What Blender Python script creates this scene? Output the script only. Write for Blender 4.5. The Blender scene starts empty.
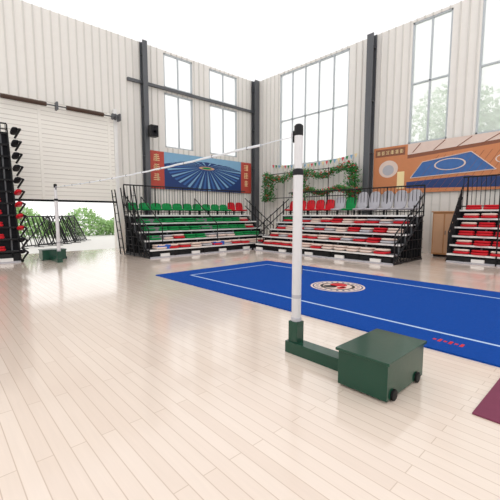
import bpy, math, random
from mathutils import Vector, Matrix
random.seed(7)
S = bpy.context.scene
S.view_settings.view_transform = 'Standard'
S.view_settings.look = 'None'
S.view_settings.exposure = 0.0

# ------------------------------------------------------------ materials
def lin(c):
    return tuple(((v/255)/12.92 if v/255 <= 0.04045 else ((v/255+0.055)/1.055)**2.4) for v in c)+(1,)
def mat(name, rgb, rough=0.5, metal=0.0, var=0.06, scale=6.0, bump=0.0, bscale=60, coat=0.0, spec=0.5):
    m = bpy.data.materials.new(name); m.use_nodes = True
    nt = m.node_tree; b = nt.nodes['Principled BSDF']
    c = lin(rgb)
    tc = nt.nodes.new('ShaderNodeTexCoord')
    n = nt.nodes.new('ShaderNodeTexNoise'); n.inputs['Scale'].default_value = scale
    n.inputs['Detail'].default_value = 3
    nt.links.new(tc.outputs['Object'], n.inputs['Vector'])
    r = nt.nodes.new('ShaderNodeMix'); r.data_type = 'RGBA'
    r.inputs[6].default_value = tuple(min(1, v*(1-var)) for v in c[:3])+(1,)
    r.inputs[7].default_value = tuple(min(1, v*(1+var)) for v in c[:3])+(1,)
    nt.links.new(n.outputs['Fac'], r.inputs[0])
    nt.links.new(r.outputs[2], b.inputs['Base Color'])
    b.inputs['Roughness'].default_value = rough
    b.inputs['Metallic'].default_value = metal
    b.inputs['Coat Weight'].default_value = coat
    b.inputs['Coat Roughness'].default_value = .06
    b.inputs['Specular IOR Level'].default_value = spec
    if bump:
        n2 = nt.nodes.new('ShaderNodeTexNoise'); n2.inputs['Scale'].default_value = bscale
        nt.links.new(tc.outputs['Object'], n2.inputs['Vector'])
        bp = nt.nodes.new('ShaderNodeBump'); bp.inputs['Strength'].default_value = bump
        bp.inputs['Distance'].default_value = 0.01
        nt.links.new(n2.outputs['Fac'], bp.inputs['Height'])
        nt.links.new(bp.outputs['Normal'], b.inputs['Normal'])
    return m

M = {}
M['wall'] = mat('corrugated_wall_panel', (234,230,224), 0.55, var=.03)
M['rib'] = mat('wall_rib', (214,210,204), 0.55, var=.03)
M['frame'] = mat('window_frame_grey', (186,192,196), 0.5)
M['white'] = mat('white_paint', (234,232,230), 0.4)
M['doorw'] = mat('door_panel_white', (246,242,234), 0.5, var=.02)
M['doorg'] = mat('door_seam', (216,210,202), 0.5, var=.02)
M['steel'] = mat('dark_steel', (88,90,94), 0.45)
M['black'] = mat('black_steel', (18,18,21), 0.45, spec=.3)
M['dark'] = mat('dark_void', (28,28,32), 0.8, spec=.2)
M['grey'] = mat('grey_deck', (116,114,118), 0.5)
M['lgrey'] = mat('light_grey_plastic', (182,180,186), 0.5, spec=.3)
M['beige'] = mat('beige_plastic', (226,204,192), 0.5, spec=.3)
M['red'] = mat('red_plastic', (200,24,38), 0.55, spec=.3)
M['green'] = mat('green_plastic', (12,136,70), 0.6, spec=.25)
M['blue'] = mat('blue_plastic', (30,90,180), 0.4)
M['ogreen'] = mat('post_base_green_enamel', (4,62,44), 0.3, spec=.3, coat=.35, bump=.06, bscale=14)
M['postw'] = mat('post_white_enamel', (214,212,214), 0.3)
M['rubber'] = mat('wheel_rubber', (14,14,14), 0.6, spec=.3)
M['brown'] = mat('spring_brown', (82,60,48), 0.5)
M['carpet'] = mat('blue_carpet', (12,70,156), 0.95, var=0.16, scale=30, bump=0.4, bscale=300, spec=.15)
M['line'] = mat('mat_line_white', (176,198,226), 0.8)
M['purple'] = mat('purple_mat', (124,62,84), 0.8, var=0.1, spec=.2)
M['leaf'] = mat('ivy_leaf', (52,128,54), 0.6, var=0.5, scale=9)
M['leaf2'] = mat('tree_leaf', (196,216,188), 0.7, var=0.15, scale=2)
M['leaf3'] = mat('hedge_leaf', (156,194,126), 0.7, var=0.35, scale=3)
M['flower'] = mat('red_flower', (216,60,70), 0.6)
M['bark'] = mat('bark', (160,148,135), 0.9)
M['yellow'] = mat('yellow_paint', (240,180,60), 0.5)
M['wood'] = mat('cabinet_wood', (196,140,92), 0.5)
M['pave'] = mat('outdoor_pavement', (228,226,222), 0.9)
M['net'] = mat('net_tape', (222,226,232), 0.7)
M['orange'] = mat('print_orange', (204,130,84), 0.5)
M['tan'] = mat('print_tan', (212,166,130), 0.5)
M['pblue'] = mat('print_blue', (56,104,168), 0.5, var=0.2)
M['dblue'] = mat('print_dark_blue', (26,56,114), 0.5)
M['sky'] = mat('print_sky', (130,176,208), 0.5)
M['pred'] = mat('print_red', (190,72,58), 0.5)
M['pyel'] = mat('print_yellow', (250,226,170), 0.5)
M['pbrown'] = mat('print_brown', (136,82,56), 0.5)

m = bpy.data.materials.new('unseen_roof_diffuser'); m.use_nodes = True; nt = m.node_tree  # unseen roof, made translucent to whiten the ceiling and add top light
for n in list(nt.nodes): nt.nodes.remove(n)
o = nt.nodes.new('ShaderNodeOutputMaterial'); mx = nt.nodes.new('ShaderNodeMixShader')
df = nt.nodes.new('ShaderNodeBsdfDiffuse'); tl = nt.nodes.new('ShaderNodeBsdfTranslucent')
df.inputs[0].default_value=(.95,.95,.95,1); tl.inputs[0].default_value=(.97,.98,1,1)
mx.inputs[0].default_value=.8
nt.links.new(df.outputs[0], mx.inputs[1]); nt.links.new(tl.outputs[0], mx.inputs[2]); nt.links.new(mx.outputs[0], o.inputs[0])
M['ceil']=m
m = bpy.data.materials.new('bright_haze_glass'); m.use_nodes = True; nt = m.node_tree  # translucent part whitens the panes, imitating bright haze over the view outside
for n in list(nt.nodes): nt.nodes.remove(n)
o = nt.nodes.new('ShaderNodeOutputMaterial'); mx = nt.nodes.new('ShaderNodeMixShader')
t = nt.nodes.new('ShaderNodeBsdfTransparent'); tl = nt.nodes.new('ShaderNodeBsdfTranslucent')
tl.inputs['Color'].default_value = (.97,.99,1,1)
nz = nt.nodes.new('ShaderNodeTexNoise'); nz.inputs['Scale'].default_value = 1.5
mr = nt.nodes.new('ShaderNodeMapRange'); mr.inputs[3].default_value = .5; mr.inputs[4].default_value = .7
nt.links.new(nz.outputs['Fac'], mr.inputs[0]); nt.links.new(mr.outputs[0], mx.inputs[0])
nt.links.new(t.outputs[0], mx.inputs[1]); nt.links.new(tl.outputs[0], mx.inputs[2])
nt.links.new(mx.outputs[0], o.inputs[0])
M['glass'] = m
# wooden floor
m = bpy.data.materials.new('maple_floor'); m.use_nodes = True; nt = m.node_tree
b = nt.nodes['Principled BSDF']
tc = nt.nodes.new('ShaderNodeTexCoord'); mp = nt.nodes.new('ShaderNodeMapping')
mp.inputs['Rotation'].default_value = (0,0,math.radians(90))
br = nt.nodes.new('ShaderNodeTexBrick')
br.inputs['Scale'].default_value = 1.0
br.inputs['Brick Width'].default_value = 1.6; br.inputs['Row Height'].default_value = 0.1
br.inputs['Mortar Size'].default_value = 0.004; br.inputs['Bias'].default_value = -.1
br.inputs['Mortar Smooth'].default_value = .5
br.inputs['Color1'].default_value = lin((235,218,204)); br.inputs['Color2'].default_value = lin((228,209,194))
br.inputs['Mortar'].default_value = lin((206,184,166))
nt.links.new(tc.outputs['Object'], mp.inputs[0]); nt.links.new(mp.outputs[0], br.inputs['Vector'])
mp2 = nt.nodes.new('ShaderNodeMapping'); mp2.inputs['Scale'].default_value=(30,1.6,1)
gn = nt.nodes.new('ShaderNodeTexNoise'); gn.inputs['Scale'].default_value=1.5; gn.inputs['Detail'].default_value=6
nt.links.new(tc.outputs['Object'], mp2.inputs[0]); nt.links.new(mp2.outputs[0], gn.inputs['Vector'])
gr = nt.nodes.new('ShaderNodeMapRange'); gr.inputs[3].default_value=.95; gr.inputs[4].default_value=1.04
nt.links.new(gn.outputs['Fac'], gr.inputs[0])
hs = nt.nodes.new('ShaderNodeHueSaturation'); nt.links.new(br.outputs['Color'],hs.inputs['Color']); nt.links.new(gr.outputs[0],hs.inputs['Value'])
nt.links.new(hs.outputs[0], b.inputs['Base Color'])
nz = nt.nodes.new('ShaderNodeTexNoise'); nz.inputs['Scale'].default_value = 1.2
mr = nt.nodes.new('ShaderNodeMapRange'); mr.inputs[3].default_value = .12; mr.inputs[4].default_value = .22
nt.links.new(tc.outputs['Object'], nz.inputs['Vector']); nt.links.new(nz.outputs['Fac'], mr.inputs[0])
nt.links.new(mr.outputs[0], b.inputs['Roughness'])
b.inputs['Coat Weight'].default_value = .6; b.inputs['Coat Roughness'].default_value = .09
M['floor'] = m

# ------------------------------------------------------------ mesh builder
class MB:
    def __init__(s, name, T=None):
        s.name=name; s.v=[]; s.f=[]; s.m=[]; s.sm=[]; s.ms=[]; s.T=T
    def mi(s,k):
        if k not in s.ms: s.ms.append(k)
        return s.ms.index(k)
    def add(s, vs, fs, k, smooth=False):
        o=len(s.v); i=s.mi(k)
        for p in vs:
            s.v.append(tuple(s.T(p)) if s.T else tuple(p))
        for f in fs:
            s.f.append([o+q for q in f]); s.m.append(i); s.sm.append(smooth)
    def box(s,x0,x1,y0,y1,z0,z1,k):
        vs=[(x,y,z) for z in (z0,z1) for y in (y0,y1) for x in (x0,x1)]
        s.add(vs,[(0,2,3,1),(4,5,7,6),(0,1,5,4),(2,6,7,3),(0,4,6,2),(1,3,7,5)],k)
    def bar(s,p,q,r,k,n=6,r2=None,cap=True):
        p=Vector(p);q=Vector(q);d=(q-p)
        if d.length<1e-6:return
        d.normalize(); a=d.orthogonal().normalized(); b=d.cross(a)
        r2=r if r2 is None else r2
        vs=[];ph=math.pi/4 if n==4 else 0
        for c,rr in ((p,r),(q,r2)):
            for i in range(n):
                t=2*math.pi*i/n+ph
                vs.append(c+a*math.cos(t)*rr+b*math.sin(t)*rr)
        fs=[(i,(i+1)%n,n+(i+1)%n,n+i) for i in range(n)]
        s.add(vs,fs,k,n>6)
        if cap: s.add(vs,[tuple(range(n))[::-1],tuple(range(n,2*n))],k)
    def lathe(s,c,prof,k,n=24,axis='z'):
        vs=[]
        for (r,h) in prof:
            for i in range(n):
                t=2*math.pi*i/n; x=r*math.cos(t); y=r*math.sin(t)
                if axis=='z': vs.append((c[0]+x,c[1]+y,c[2]+h))
                elif axis=='x': vs.append((c[0]+h,c[1]+x,c[2]+y))
                else: vs.append((c[0]+x,c[1]+h,c[2]+y))
        fs=[]
        for j in range(len(prof)-1):
            for i in range(n):
                fs.append((j*n+i,j*n+(i+1)%n,(j+1)*n+(i+1)%n,(j+1)*n+i))
        s.add(vs,fs,k,True)
    def torus(s,c,R,r,k,axis='x',n=24,mm=6):
        vs=[];fs=[]
        for i in range(n):
            t=2*math.pi*i/n
            for j in range(mm):
                u=2*math.pi*j/mm; rr=R+r*math.cos(u); h=r*math.sin(u)
                x=rr*math.cos(t);y=rr*math.sin(t)
                vs.append({'x':(c[0]+h,c[1]+x,c[2]+y),'y':(c[0]+x,c[1]+h,c[2]+y),'z':(c[0]+x,c[1]+y,c[2]+h)}[axis])
                fs.append((i*mm+j,i*mm+(j+1)%mm,((i+1)%n)*mm+(j+1)%mm,((i+1)%n)*mm+j))
        s.add(vs,fs,k,True)
    def shell(s,c,w,l,t,tilt,k,ex=3.5,n=16,dish=0.25):
        ct,st=math.cos(tilt),math.sin(tilt)
        rings=[(0.86,0.0),(1.0,0.35),(1.0,0.75),(0.9,1.0),(0.6,1.0-dish)]
        vs=[]
        for sc,h in rings:
            for i in range(n):
                u=2*math.pi*i/n
                cx=math.copysign(abs(math.cos(u))**(2/ex),math.cos(u))*w/2*sc
                cy=math.copysign(abs(math.sin(u))**(2/ex),math.sin(u))*l/2*sc+l/2
                hz=h*t
                vs.append((c[0]+cx, c[1]-cy*ct+hz*st, c[2]+cy*st+hz*ct))
        fs=[]
        for j in range(len(rings)-1):
            for i in range(n):
                fs.append((j*n+i,j*n+(i+1)%n,(j+1)*n+(i+1)%n,(j+1)*n+i))
        fs.append(tuple(range(n))[::-1]); fs.append(tuple(range((len(rings)-1)*n,len(rings)*n)))
        s.add(vs,fs,k,True)
    def done(s,bevel=0.0,seg=2,parent=None):
        me=bpy.data.meshes.new(s.name); me.from_pydata(s.v,[],s.f)
        for k in s.ms: me.materials.append(M[k])
        me.polygons.foreach_set('material_index',s.m)
        me.polygons.foreach_set('use_smooth',s.sm)
        me.update()
        import bmesh
        bm=bmesh.new(); bm.from_mesh(me); bmesh.ops.recalc_face_normals(bm,faces=bm.faces); bm.to_mesh(me); bm.free()
        ob=bpy.data.objects.new(s.name,me); S.collection.objects.link(ob)
        if bevel:
            md=ob.modifiers.new('bevel','BEVEL'); md.width=bevel; md.segments=seg; md.limit_method='ANGLE'
        if parent: ob.parent=parent
        return ob

WX, WY, CZ = 14.8, 15.5, 9.2     # inner faces of the two walls and the ceiling height
# ------------------------------------------------------------ room shell
f=MB('floor'); f.box(-6,WX+.25,-6,WY+.25,-.12,0,'floor'); f.done()
f=MB('ceiling'); f.add([(-6,-6,CZ),(WX+.25,-6,CZ),(WX+.25,WY+.25,CZ),(-6,WY+.25,CZ)],[(0,1,2,3)],'ceil'); f.done()
f=MB('ground_outside')
f.box(-30,60,WY+.25,60,-.2,-.03,'pave'); f.box(WX+.25,60,-30,WY+.25,-.2,-.03,'pave'); f.done()

def wall(name, a0,a1, ops, T):
    w=MB(name,T)
    cuts=sorted(set([a0,a1]+[o for p in ops for o in p[:2]]))
    for c0,c1 in zip(cuts[:-1],cuts[1:]):
        mid=(c0+c1)/2
        zz=sorted([(p[2],p[3]) for p in ops if p[0]<=mid<=p[1]])
        z=0; spans=[]
        for q0,q1 in zz:
            if q0>z: spans.append((z,q0))
            z=q1
        if z<CZ: spans.append((z,CZ))
        for q0,q1 in spans:
            w.box(c0,c1,0,.22,q0,q1,'wall')
            a=c0+.08
            while a<c1-.08:
                w.box(a,a+.05,-.03,.0,q0,q1,'rib'); a+=.3
    return w.done()
TL=lambda p:(p[0],WY+p[1],p[2])          # left wall: a=X, depth=+Y
TR=lambda p:(WX+p[1],p[0],p[2])          # right wall: a=Y, depth=+X
opsL=[(0.6,6.2,0,5.7),(8.75,10.35,4.75,7.3),(8.75,10.35,7.55,9.1),(11.4,13.3,4.75,7.3),(11.4,13.3,7.55,9.1)]
opsR=[(9.3,13.6,4.15,9.1),(5.0,6.45,4.4,9.1),(0.8,4.05,4.4,9.1)]
wall('wall_left',-6,WX+.22,opsL,TL)
wall('wall_right',-6,WY,opsR,TR)

def window(name,a0,a1,z0,z1,T,nv,nh):
    w=MB(name,T); t=.06
    w.box(a0,a0+t,.02,.14,z0,z1,'frame'); w.box(a1-t,a1,.02,.14,z0,z1,'frame')
    w.box(a0,a1,.02,.14,z0,z0+t,'frame'); w.box(a0,a1,.02,.14,z1-t,z1,'frame')
    for i in range(1,nv):
        a=a0+(a1-a0)*i/nv; w.box(a-.03,a+.03,.03,.12,z0,z1,'frame')
    for i in range(1,nh):
        z=z0+(z1-z0)*i/nh; w.box(a0,a1,.03,.12,z-.03,z+.03,'frame')
    w.add([(a0,.08,z0),(a1,.08,z0),(a1,.08,z1),(a0,.08,z1)],[(0,1,2,3)],'glass')
    w.done()
i=1
for o in opsL[1:]:
    window('window_%d'%i,*o,TL,2,1); i+=1
for o,nv in zip(opsR,(5,2,4)):
    window('window_%d'%i,*o,TR,nv,2); i+=1

g=MB('trim_1',TL); g.box(6.9,WX,-.16,-.04,7.38,7.5,'steel'); g.done()
def hcol(name,T,a,w=.3):
    c=MB(name,T)
    c.box(a-w/2,a+w/2,-.35,-.32,0,CZ-.02,'steel'); c.box(a-w/2,a+w/2,-.07,-.04,0,CZ-.02,'steel')
    c.box(a-.02,a+.02,-.33,-.06,0,CZ-.02,'steel')
    for z in (2,4.2,6.4,8.6): c.box(a-w/2,a+w/2,-.33,-.06,z,z+.02,'steel')
    c.done()
hcol('steel_column',TL,7.65,.22); hcol('steel_column',TR,8.1); hcol('steel_column',TL,14.55,.34)

# sectional overhead door, mounted on the inner face of the wall
d=MB('door_1',TL)
z=2.1
while z<5.75:
    z1=min(z+.5,5.8)
    d.box(.5,6.2,-.12,-.07,z,z1-.03,'doorw'); d.box(.52,6.18,-.11,-.08,z1-.03,z1,'doorg')
    for q in (.17,.33):
        if z+q<z1: d.box(.5,6.2,-.13,-.12,z+q-.01,z+q+.01,'doorg')
    z+=.5
d.box(.5,6.2,-.13,-.06,2.02,2.1,'rubber')
d.box(6.2,6.34,-.2,-.04,0,6.0,'white'); d.box(.36,.5,-.2,-.04,0,6.0,'white')
for x in (1.2,3.4,6.0): d.box(x-.05,x+.05,-.14,-.12,2.1,5.8,'doorw')
d.done()
s=MB('torsion_spring_shaft',TL)
Z=5.62; Y=-.4
s.bar((.5,Y,Z),(6.4,Y,Z),.025,'steel',8)
for x0,x1 in ((2.2,3.6),(4.3,5.7)):
    s.bar((x0,Y,Z),(x1,Y,Z),.075,'brown',12)
    n=int((x1-x0)/.04)
    for j in range(n): s.torus((x0+j*.04,Y,Z),.078,.012,'brown','x',12,4)
for x in (.6,3.95,6.36):
    s.box(x-.03,x+.03,-.5,-.22,Z-.14,Z+.14,'steel')
s.lathe((6.05,Y,Z),[(0,0),(.13,0),(.13,.05),(.07,.06),(.07,.1),(.13,.11),(.13,.16),(0,.16)],'steel',20,'x')
s.done()

s=MB('wall_speaker',TL)
s.box(7.62,7.98,-.78,-.46,5.0,5.5,'black')
s.lathe((7.8,-.78,5.2),[(.13,0),(.12,-.015),(.06,.0),(0,.0)],'dark',20,'y')
s.lathe((7.8,-.78,5.39),[(.05,0),(.045,-.01),(0,0)],'dark',16,'y')
s.box(7.75,7.85,-.46,-.36,5.2,5.3,'black'); s.done(.01)

# ------------------------------------------------------------ murals
def poly(mb,pts,off,k):
    mb.add([(p[0],-off,p[1]) for p in pts],[tuple(range(len(pts)))],k)
def circ(cx,cz,rx,rz,n=28,a0=0,a1=2*math.pi):
    return [(cx+rx*math.cos(a0+(a1-a0)*i/n),cz+rz*math.sin(a0+(a1-a0)*i/n)) for i in range(n)]
def glyph(mb,cx,cz,s,off,k,seed):
    r=random.Random(seed)
    for j in range(4):
        z=cz-s/2+s*(j+.3)/4; w=s*r.uniform(.35,.5)
        poly(mb,[(cx-w,z),(cx+w,z),(cx+w,z+s*.08),(cx-w,z+s*.08)],off,k)
    for j in range(2):
        x=cx+r.uniform(-.3,.3)*s
        poly(mb,[(x-s*.05,cz-s/2),(x+s*.05,cz-s/2),(x+s*.05,cz+s/2),(x-s*.05,cz+s/2)],off,k)
b1=MB('stadium_banner',TL)
z0,z1=2.75,4.5
b1.box(7.85,14.3,-.1,-.06,z0,z1,'steel')
R=lambda x0,x1,a,b:[(x0,a),(x1,a),(x1,b),(x0,b)]
poly(b1,R(7.85,14.3,z0,z1),.102,'pred')
poly(b1,R(8.6,13.5,z0,z1),.104,'sky')
poly(b1,[(8.6,z0),(13.5,z0),(13.5,3.95),(12.6,4.15),(11.1,4.25),(9.6,4.15),(8.6,3.95)],.106,'dblue')
for j in range(22):
    t=math.pi*(j+.5)/22
    c=(11.1,3.95)
    poly(b1,[(c[0]+.45*math.cos(t),c[1]-.1*math.sin(t)),(c[0]+2.38*math.cos(t-.035),c[1]-1.18*math.sin(t-.035)),(c[0]+2.38*math.cos(t+.035),c[1]-1.18*math.sin(t+.035))],.108,'pblue' if j%2 else 'sky')
for j in range(14):
    t=-math.pi*(j+.5)/14
    poly(b1,[(c[0]+.45*math.cos(t),c[1]-.08*math.sin(t)),(c[0]+2.2*math.cos(t-.03),c[1]-.26*math.sin(t-.03)),(c[0]+2.2*math.cos(t+.03),c[1]-.26*math.sin(t+.03))],.108,'sky')
poly(b1,circ(11.1,3.93,.5,.08),.112,'tan'); poly(b1,circ(11.1,3.93,.32,.05),.114,'green')
for j,z in enumerate((4.2,3.75,3.3)):
    glyph(b1,8.2,z,.34,.106,'pyel',j); glyph(b1,13.9,z,.34,.106,'pyel',j+5)
b1.done()

b2=MB('basketball_court_banner',TR)
z0,z1=2.4,4.38
E=7.88
b2.box(-1.2,E,-.1,-.06,z0,z1,'steel')
poly(b2,R(-1.2,E,z0,z1),.102,'tan')
poly(b2,R(6.4,E,z0,z1),.104,'orange')
poly(b2,R(6.5,E-.08,3.98,4.3),.106,'pbrown')
for j in range(6): glyph(b2,7.65-j*.2,4.14,.16,.108,'pyel',j+20)
poly(b2,circ(7.2,3.45,.42,.36),.106,'beige'); poly(b2,circ(7.2,3.4,.25,.22),.108,'lgrey')
poly(b2,R(6.5,6.8,2.6,3.3),.106,'pyel')
# hall interior: ceiling band with trusses, wall, court floor with plank lines and markings
poly(b2,[(6.4,3.95),(6.4,z1),(-1.2,z1),(-1.2,4.0),(3,4.1)],.104,'beige')
for j in range(9): b2.bar((6.2-j*.8,-.108,4.02),(5.9-j*.9,-.108,4.34),.014,'pbrown',4)
poly(b2,[(6.4,z0),(6.4,3.85),(3.0,4.05),(-1.2,3.95),(-1.2,z0)],.105,'orange')
poly(b2,[(6.4,3.8),(6.4,3.95),(3.0,4.12),(-1.2,4.02),(-1.2,3.9),(3,4.0)],.106,'pbrown')
for j in range(12): b2.bar((6.3-j*.28,-.1055,z0+.05),(6.3-j*.25-1.1,-.1055,3.8),.006,'pbrown',4)
poly(b2,[(6.25,3.0),(5.8,3.6),(4.1,3.8),(3.3,3.1)],.1075,'pblue')
poly(b2,[(2.8,3.45),(1.9,3.85),(-.6,3.7),(0,2.95),(1.6,2.85)],.1075,'pblue')
poly(b2,[(6.4,2.6),(6.4,2.85),(4.2,2.95),(1.0,2.65),(-1.2,2.5),(-1.2,2.42),(1.0,2.42)],.1075,'dblue')
poly(b2,circ(4.8,3.42,.55,.22),.111,'beige'); poly(b2,circ(4.8,3.42,.49,.19),.113,'pblue')
poly(b2,circ(3.05,3.45,.3,.16),.111,'beige'); poly(b2,circ(3.05,3.45,.26,.13),.113,'orange')
for a,b in (((6.25,3.0),(3.3,3.1)),((2.8,3.45),(0,2.95)),((4.1,3.8),(3.3,3.1)),((3.0,3.9),(2.4,2.8)),((6.25,3.0),(5.8,3.6)),((5.8,3.6),(4.1,3.8)),((2.8,3.45),(1.9,3.85))):
    b2.bar((a[0],-.112,a[1]),(b[0],-.112,b[1]),.016,'beige',4)
b2.done()

# ------------------------------------------------------------ telescopic stands
def stand(name,T,L,n,d,r,colf,chairs=None,rail=1.15,ends=(True,True),seatw=.5,backrail=True,slabs=True,fas='white'):
    mb=MB(name,T)
    D=n*d
    for i in range(n):
        z=r*(i+1); y=i*d
        mb.box(0,L,y,y+d+.06,z-.04,z,'grey')
        mb.box(0,L,y-.02,y,z-.05,z+.005,fas)
        mb.box(.02,L-.02,y+.09,y+.12,z-r,z-.06,'dark')  # dark sheet standing in for the shade in the gap below the deck
        a=.06
        while a<L:
            mb.box(a-.02,a+.02,y+.04,y+.09,z-r,z-.05,'steel' if i else 'black'); a+=1.1
        cnt=int((L-.3)/seatw)
        if slabs and not(chairs and i==n-1):
            for j in range(cnt):
                a=.2+seatw*(j+.5); A,B=colf(i,j,cnt)
                tl=random.uniform(-.02,.05)
                mb.shell((a,y+min(d,.42)-.02,z+.01),seatw*.92,min(d,.42)+.06,.075,tl,A)
                mb.shell((a,y+min(d,.42)-.01,z+.085),seatw*.88,min(d,.42)+.02,.065,tl+.04,B)
    if chairs:
        y=(n-1)*d; z=r*n; cnt=int((L-.1)/seatw)
        for j in range(cnt):
            a=.08+seatw*(j+.5); c,h=chairs(j,cnt)
            if not c: continue
            mb.box(a-.03,a+.03,y+.2,y+.26,z,z+.2,'black')
            mb.shell((a,y+.4,z+.17),seatw*.88,.42,.06,.06,c)
            mb.shell((a,y+.36,z+.2),seatw*.92,h,.06,math.radians(101),c,3.0)
    mb.box(0,L,.04,.1,.02,r-.1,'black'); mb.box(0,L,-.03,.05,.0,.05,'lgrey')
    a=.4
    while a<L-.3:
        mb.box(a,a+.35,-.03,.03,.05,.15,'white'); mb.lathe((a+.6,.0,.05),[(0,0),(.05,0),(.05,.03),(0,.03)],'rubber',12,'y'); a+=1.3
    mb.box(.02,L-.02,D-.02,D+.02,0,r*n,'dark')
    for e,a in ((0,0.0),(1,L)):
        if not ends[e]: continue
        for i in range(n):
            y=i*d+.05; z=r*(i+1)
            mb.bar((a,y,0),(a,y,z+rail*.62),.018,'black',6)
            mb.bar((a,y+d*.5,0),(a,y+d*.5,z+rail*.62),.012,'black',6)
            mb.bar((a,y,z-.2),(a,D,z-.2),.014,'black',4)
        mb.bar((a,0,.03),(a,D,.03),.035,'black',4)
        for q in (.62,.3): mb.bar((a,.05,r+rail*q),(a,D,r*n+rail*q+.1),.022,'black',6)
        mb.bar((a,.0,.05),(a,D,r*n),.03,'black',4)
        for q in range(3): mb.bar((a,D*(q+1)/3,0),(a,D*q/3+.1,r*(n*q/3+1)),.014,'black',4)
    if backrail:
        z=r*n
        mb.bar((0,D,z+rail),(L,D,z+rail),.025,'black',6); mb.bar((0,D,z+.12),(L,D,z+.12),.018,'black',6)
        a=0; q=0
        while a<L:
            mb.bar((a,D,z),(a,D,z+rail),.024 if q%10==0 else .010,'black',5 if q%10==0 else 4); a+=.13; q+=1
    return mb
rnd=random.Random(3)
def colL(i,j,c):
    if i>=2: return ('red','beige') if j>=c-1 else ('green','green')
    if i==1: return rnd.choice([('green','green'),('green','green'),('red','beige'),('beige','lgrey')])
    return rnd.choice([('beige','beige'),('lgrey','beige'),('red','beige')])
def chL(j,c):
    return ('red',.42) if j>=c-2 else ('green',.30)
s=stand('telescopic_bleacher',lambda p:(5.6+p[0],11.15+p[1],p[2]),6.2,5,.4,.3,colL,chairs=chL)
for a in (.55,3.0):
    for i in range(4):
        s.box(a-.25,a+.25,i*.4-.02,i*.4+.2,.3*(i+1),.3*(i+1)+.15,'grey' if i else 'blue')
    s.bar((a,.1,.3),(a,.1,1.15),.018,'black'); s.bar((a,.1,1.15),(a,1.7,2.2),.018,'black'); s.bar((a,1.7,1.4),(a,1.7,2.2),.018,'black')
# fanned end guard frames
for k in range(3):
    a=-.12-.1*k; y0=.15+.6*k
    s.bar((a,y0,.05),(a,y0+.7,2.55-.05*k),.022,'black'); s.bar((a,y0+.35,.05),(a,y0+1.0,2.55-.05*k),.022,'black')
    for q in range(1,8):
        t=q/8; s.bar((a,y0+.7*t,2.5*t),(a,y0+.35+.65*t,2.5*t),.012,'black',4)
s.done()
def colR(i,j,c):
    if j>c-3 and i>2: return ('red','green')
    if i==0: return rnd.choice([('beige','beige'),('red','beige')])
    return rnd.choice([('red','beige'),('red','beige'),('beige','beige'),('lgrey','beige'),('red','lgrey'),('red','red')])
def chR(j,c):
    if j<5: return ('lgrey',.70)
    if j==5: return ('green',.52)
    if j<7: return ('lgrey',.55)
    return ('red',.46)
s=stand('telescopic_bleacher',lambda p:(10.25+p[1],4.75+p[0],p[2]),6.0,5,.42,.3,colR,chairs=chR,rail=1.0,ends=(True,True),seatw=.49)
s.done()
s=stand('telescopic_bleacher',lambda p:(12.3+p[1],-1.4+p[0],p[2]),5.35,6,.2,.28,lambda i,j,c:rnd.choice([('red','red'),('red','red'),('red','beige')]),rail=1.1)
for a in (4.0,2.6):
    s.bar((a,-.05,0),(a,-.05,2.2),.02,'black'); s.bar((a,-.05,2.2),(a,1.1,2.75),.02,'black'); s.bar((a,-.05,1.2),(a,1.1,2.0),.015,'black')
s.done()
# fully closed tall unit beside the roller door
s=stand('telescopic_bleacher',lambda p:(-1.4+p[0],13.2+p[1],p[2]),3.55,11,.08,.38,lambda i,j,c:('red','red') if i<6 else ('lgrey','dark'),rail=.3,fas='black')
for i in range(11):
    z=.38*(i+1)
    s.bar((3.6,-.05,z-.3),(3.72,-.28,z-.05),.03,'black'); s.bar((3.72,-.28,z-.05),(3.66,.3,z+.05),.03,'black')
    s.shell((3.62,.35,z-.15),.18,.5,.09,.2,'red' if 1<i<6 else 'dark')
s.done()

# ------------------------------------------------------------ carpet mat with markings
c=MB('sports_mat')
x0,x1,y0,y1=4.15,8.15,.1,8.0
c.box(x0,x1,y0,y1,0.0,.02,'carpet')
i0=.6; w=.05; z=.0205
def flat(mb,a,b,cc,d,z,k): mb.add([(a,cc,z),(b,cc,z),(b,d,z),(a,d,z)],[(0,1,2,3)],k)
flat(c,x0+i0,x0+i0+w,y0+i0,y1-i0,z,'line'); flat(c,x1-i0-w,x1-i0,y0+i0,y1-i0,z,'line')
flat(c,x0+i0,x1-i0,y0+i0,y0+i0+w,z,'line'); flat(c,x0+i0,x1-i0,y1-i0-w,y1-i0,z,'line')
cx,cy=6.3,4.1
def disc(r,z,k,sx=1,ox=0,oy=0,a0=0,a1=2*math.pi,n=40):
    c.add([(cx+ox+r*sx*math.cos(a0+(a1-a0)*i/n),cy+oy+r*math.sin(a0+(a1-a0)*i/n),z) for i in range(n)],[tuple(range(n))],k)
disc(.56,.021,'beige'); disc(.52,.0215,'dblue'); disc(.49,.022,'beige'); disc(.36,.0225,'black'); disc(.3,.023,'beige')
disc(.18,.0235,'red',1,.12,.05); disc(.14,.0235,'black',1,-.12,.1); disc(.09,.024,'beige',.6,-.02,-.12); disc(.08,.024,'red',1.6,-.08,-.15)
for j in range(22):
    t=2*math.pi*j/22
    c.add([(cx+rr*math.cos(t+dt),cy+rr*math.sin(t+dt),.0228) for rr,dt in ((.39,-.05),(.46,-.05),(.46,.05),(.39,.05))],[(0,1,2,3)],'dblue')
for j in range(6): 
    yy=1.2+j*.06
    flat(c,4.42+.03*(j%2),4.50+.03*((j+1)%2),yy,yy+.035,z,'red')
c.done()
p=MB('purple_mat'); p.box(3.0,4.1,-1.5,.72,0,.015,'purple'); p.done(.004)

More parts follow.
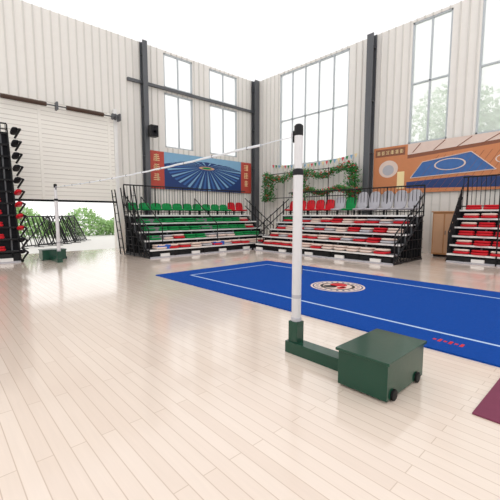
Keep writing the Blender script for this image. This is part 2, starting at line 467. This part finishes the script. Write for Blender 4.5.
# ------------------------------------------------------------ volleyball posts
def vpost(x,y,sgn):
    mb=MB('volleyball_post',lambda p:(x+p[0],y+sgn*p[1],p[2]))
    mb.box(-.06,.06,-.06,.06,0.0,.36,'ogreen')
    mb.box(-.08,.08,-.09,.8,.0,.13,'ogreen')
    mb.box(-.31,.41,.75,1.21,.02,.33,'ogreen')
    mb.box(-.33,.43,.73,1.23,.33,.355,'ogreen')
    mb.lathe((.27,1.2,.048),[(0,0),(.048,0),(.048,.03),(0,.03)],'rubber',18,'y')
    mb.lathe((-.2,1.2,.048),[(0,0),(.048,0),(.048,.03),(0,.03)],'rubber',18,'y')
    for yy in (.84,1.12):
        mb.lathe((.40,yy,.048),[(0,0),(.048,0),(.048,.04),(.02,.04),(.02,.05),(0,.05)],'rubber',18,'x')
    mb.lathe((0,0,0),[(0,.36),(.052,.36),(.052,1.98),(0,1.98)],'postw',28)
    mb.lathe((0,0,0),[(.044,1.9),(.044,2.44),(0,2.44)],'postw',28)
    mb.lathe((0,0,0),[(.052,1.95),(.058,1.955),(.058,2.0),(.05,2.015),(.042,2.02)],'black',28)
    mb.lathe((0,0,0),[(.053,.36),(.058,.365),(.058,.4),(.052,.405)],'lgrey',28)
    mb.lathe((0,0,0),[(.045,2.36),(.048,2.365),(.048,2.46),(.03,2.48),(0,2.48)],'black',24)
    mb.box(-.012,.012,-.075,-.03,2.3,2.42,'black')
    mb.lathe((-.012,-.075,2.38),[(0,0),(.028,0),(.016,.012),(.028,.024),(0,.024)],'lgrey',16,'x')
    mb.box(.03,.07,-.02,.02,.92,.98,'black'); mb.bar((.065,0,.95),(.085,0,.95),.008,'steel',8); mb.bar((.085,0,.95),(.085,0,.88),.008,'steel',8)
    mb.lathe((0,0,0),[(.0525,.62),(.0525,.66)],'lgrey',28)
    mb.done(.008,3)
vpost(2.95,2.44,-1); vpost(3.05,12.3,1)
n=MB('volleyball_net')
pts=[]; N=40
for i in range(N+1):
    t=i/N; yy=2.53+(12.20-2.53)*t
    pts.append(Vector((2.95+.1*t,yy,2.36+.02*t-.28*t*(1-t)+.004*math.sin(i*2.1))))
for i in range(N):
    rr=.006 if i<2 or i>=N-2 else .015
    n.bar(pts[i],pts[i+1],rr,'net',8,cap=False)
    if 2<=i<N-2 and i%3==0: n.torus(pts[i],.017,.005,'steel','y',10,4)
n.done()

# ------------------------------------------------------------ ivy trellis + garland
iv=MB('ivy_trellis')
X=14.2
for z in (2.4,3.7): iv.bar((X,8.5,z),(X,14.2,z),.02,'black')
for yy in (8.5,9.9,11.3,12.7,14.15): iv.bar((X,yy,0),(X,yy,3.75),.018,'black')
def leaf(mb,p,s,k):
    a=Vector((random.gauss(0,1),random.gauss(0,1),random.gauss(0,1))).normalized(); b=a.orthogonal().normalized(); p=Vector(p)
    mb.add([p-a*s,p+b*s*.55,p+a*s,p-b*s*.55],[(0,1,2,3)],k)
for i in range(2600):
    y=random.uniform(8.4,14.2); z=3.55+.14*math.sin(y*2.3)+random.gauss(0,.1)
    leaf(iv,(X-.05+random.gauss(0,.08),y,z),random.uniform(.04,.08),'flower' if random.random()<.12 else 'leaf')
for i in range(2600):
    b=random.choice([8.5,8.5,8.75,13.6,13.9,14.1,11.3]); z=random.uniform(2.2,3.6)
    leaf(iv,(X-.05+random.gauss(0,.07),b+random.gauss(0,.12),z),random.uniform(.04,.08),'flower' if random.random()<.08 else 'leaf')
iv.done()
iv=MB('ivy_garland')
for i in range(2800):
    y=random.uniform(7.2,10.7); z=2.52+.08*math.sin(y*4)+random.gauss(0,.06)
    leaf(iv,(12.47+abs(random.gauss(0,.06)),y,z),random.uniform(.035,.07),'flower' if random.random()<.2 else 'leaf')
iv.done()
bt=MB('pennant_bunting')
p0=Vector((14.6,8.6,4.3)); p1=Vector((14.6,14.0,4.3)); prev=p0
for i in range(1,25):
    t=i/24; q=p0.lerp(p1,t); q.z=4.3-.8*t*(1-t)
    bt.bar(prev,q,.006,'white',4,cap=False)
    bt.add([prev+Vector((0,.03,0)),q-Vector((0,.03,0)),(prev+q)/2-Vector((0,0,.2))],[(0,1,2)],('flower','pyel','sky','green')[i%4]); prev=q
bt.done()

# ------------------------------------------------------------ small things
y=MB('yellow_bollard'); y.box(6.6,7.0,14.4,14.75,0,.1,'steel'); y.box(6.65,6.95,14.45,14.7,.1,1.15,'yellow'); y.box(6.63,6.97,14.43,14.72,1.15,1.2,'white'); y.done(.02)
w=MB('wooden_cabinet'); w.box(13.6,14.3,4.1,4.9,.08,1.6,'wood'); w.box(13.58,13.6,4.14,4.48,.14,1.54,'tan'); w.box(13.58,13.6,4.52,4.86,.14,1.54,'tan')
w.box(13.55,13.58,4.44,4.46,.8,.95,'steel'); w.box(13.65,14.25,4.15,4.85,0,.08,'black'); w.box(13.56,14.32,4.06,4.94,1.6,1.64,'wood'); w.done(.008)

# ------------------------------------------------------------ outside
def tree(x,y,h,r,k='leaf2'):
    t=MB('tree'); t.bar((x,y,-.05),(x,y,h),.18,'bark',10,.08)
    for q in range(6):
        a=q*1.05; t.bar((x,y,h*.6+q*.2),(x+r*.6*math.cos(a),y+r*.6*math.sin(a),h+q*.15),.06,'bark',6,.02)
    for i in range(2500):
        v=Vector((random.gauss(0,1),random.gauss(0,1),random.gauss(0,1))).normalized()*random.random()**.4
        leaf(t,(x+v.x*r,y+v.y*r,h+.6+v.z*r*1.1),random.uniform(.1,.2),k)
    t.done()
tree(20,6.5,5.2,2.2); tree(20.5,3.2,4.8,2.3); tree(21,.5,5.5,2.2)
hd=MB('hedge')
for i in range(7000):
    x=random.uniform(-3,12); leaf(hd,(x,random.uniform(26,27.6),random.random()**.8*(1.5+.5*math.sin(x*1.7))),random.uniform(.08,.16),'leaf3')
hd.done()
def barrier(x,y,rot,tilt):
    b=MB('metal_barrier',lambda p:(x+p[0]*math.cos(rot)-(p[1]+p[2]*tilt)*math.sin(rot),y+p[0]*math.sin(rot)+(p[1]+p[2]*tilt)*math.cos(rot),p[2]-.03))
    b.bar((0,0,.1),(1.9,0,.1),.03,'black'); b.bar((0,0,1.45),(1.9,0,1.45),.03,'black')
    b.bar((0,0,0),(0,0,1.5),.03,'black'); b.bar((1.9,0,0),(1.9,0,1.5),.03,'black')
    for i in range(1,9): b.bar((1.9*i/9,0,.1),(1.9*i/9+.15,0,1.45),.02,'black')
    b.bar((0,0,.1),(1.9,0,1.45),.025,'black')
    b.bar((0,-.25,0),(0,.25,0),.03,'black'); b.bar((1.9,-.25,0),(1.9,.25,0),.03,'black')
    b.done()
for i in range(5): barrier(3.2+i*.7,18.6+i*.5,.5+.12*i,.45)

# ------------------------------------------------------------ world, camera
w=bpy.data.worlds.new('World'); S.world=w; w.use_nodes=True
bg=w.node_tree.nodes['Background']; bg.inputs[0].default_value=(1,.99,.975,1); bg.inputs[1].default_value=1.34
cam=bpy.data.cameras.new('camera'); cam.lens=25.2; cam.sensor_width=36
co=bpy.data.objects.new('camera',cam); co.location=(0,0,1.54); co.rotation_euler=(math.radians(90-5.87),0,math.radians(-42.7))
S.collection.objects.link(co); S.camera=co
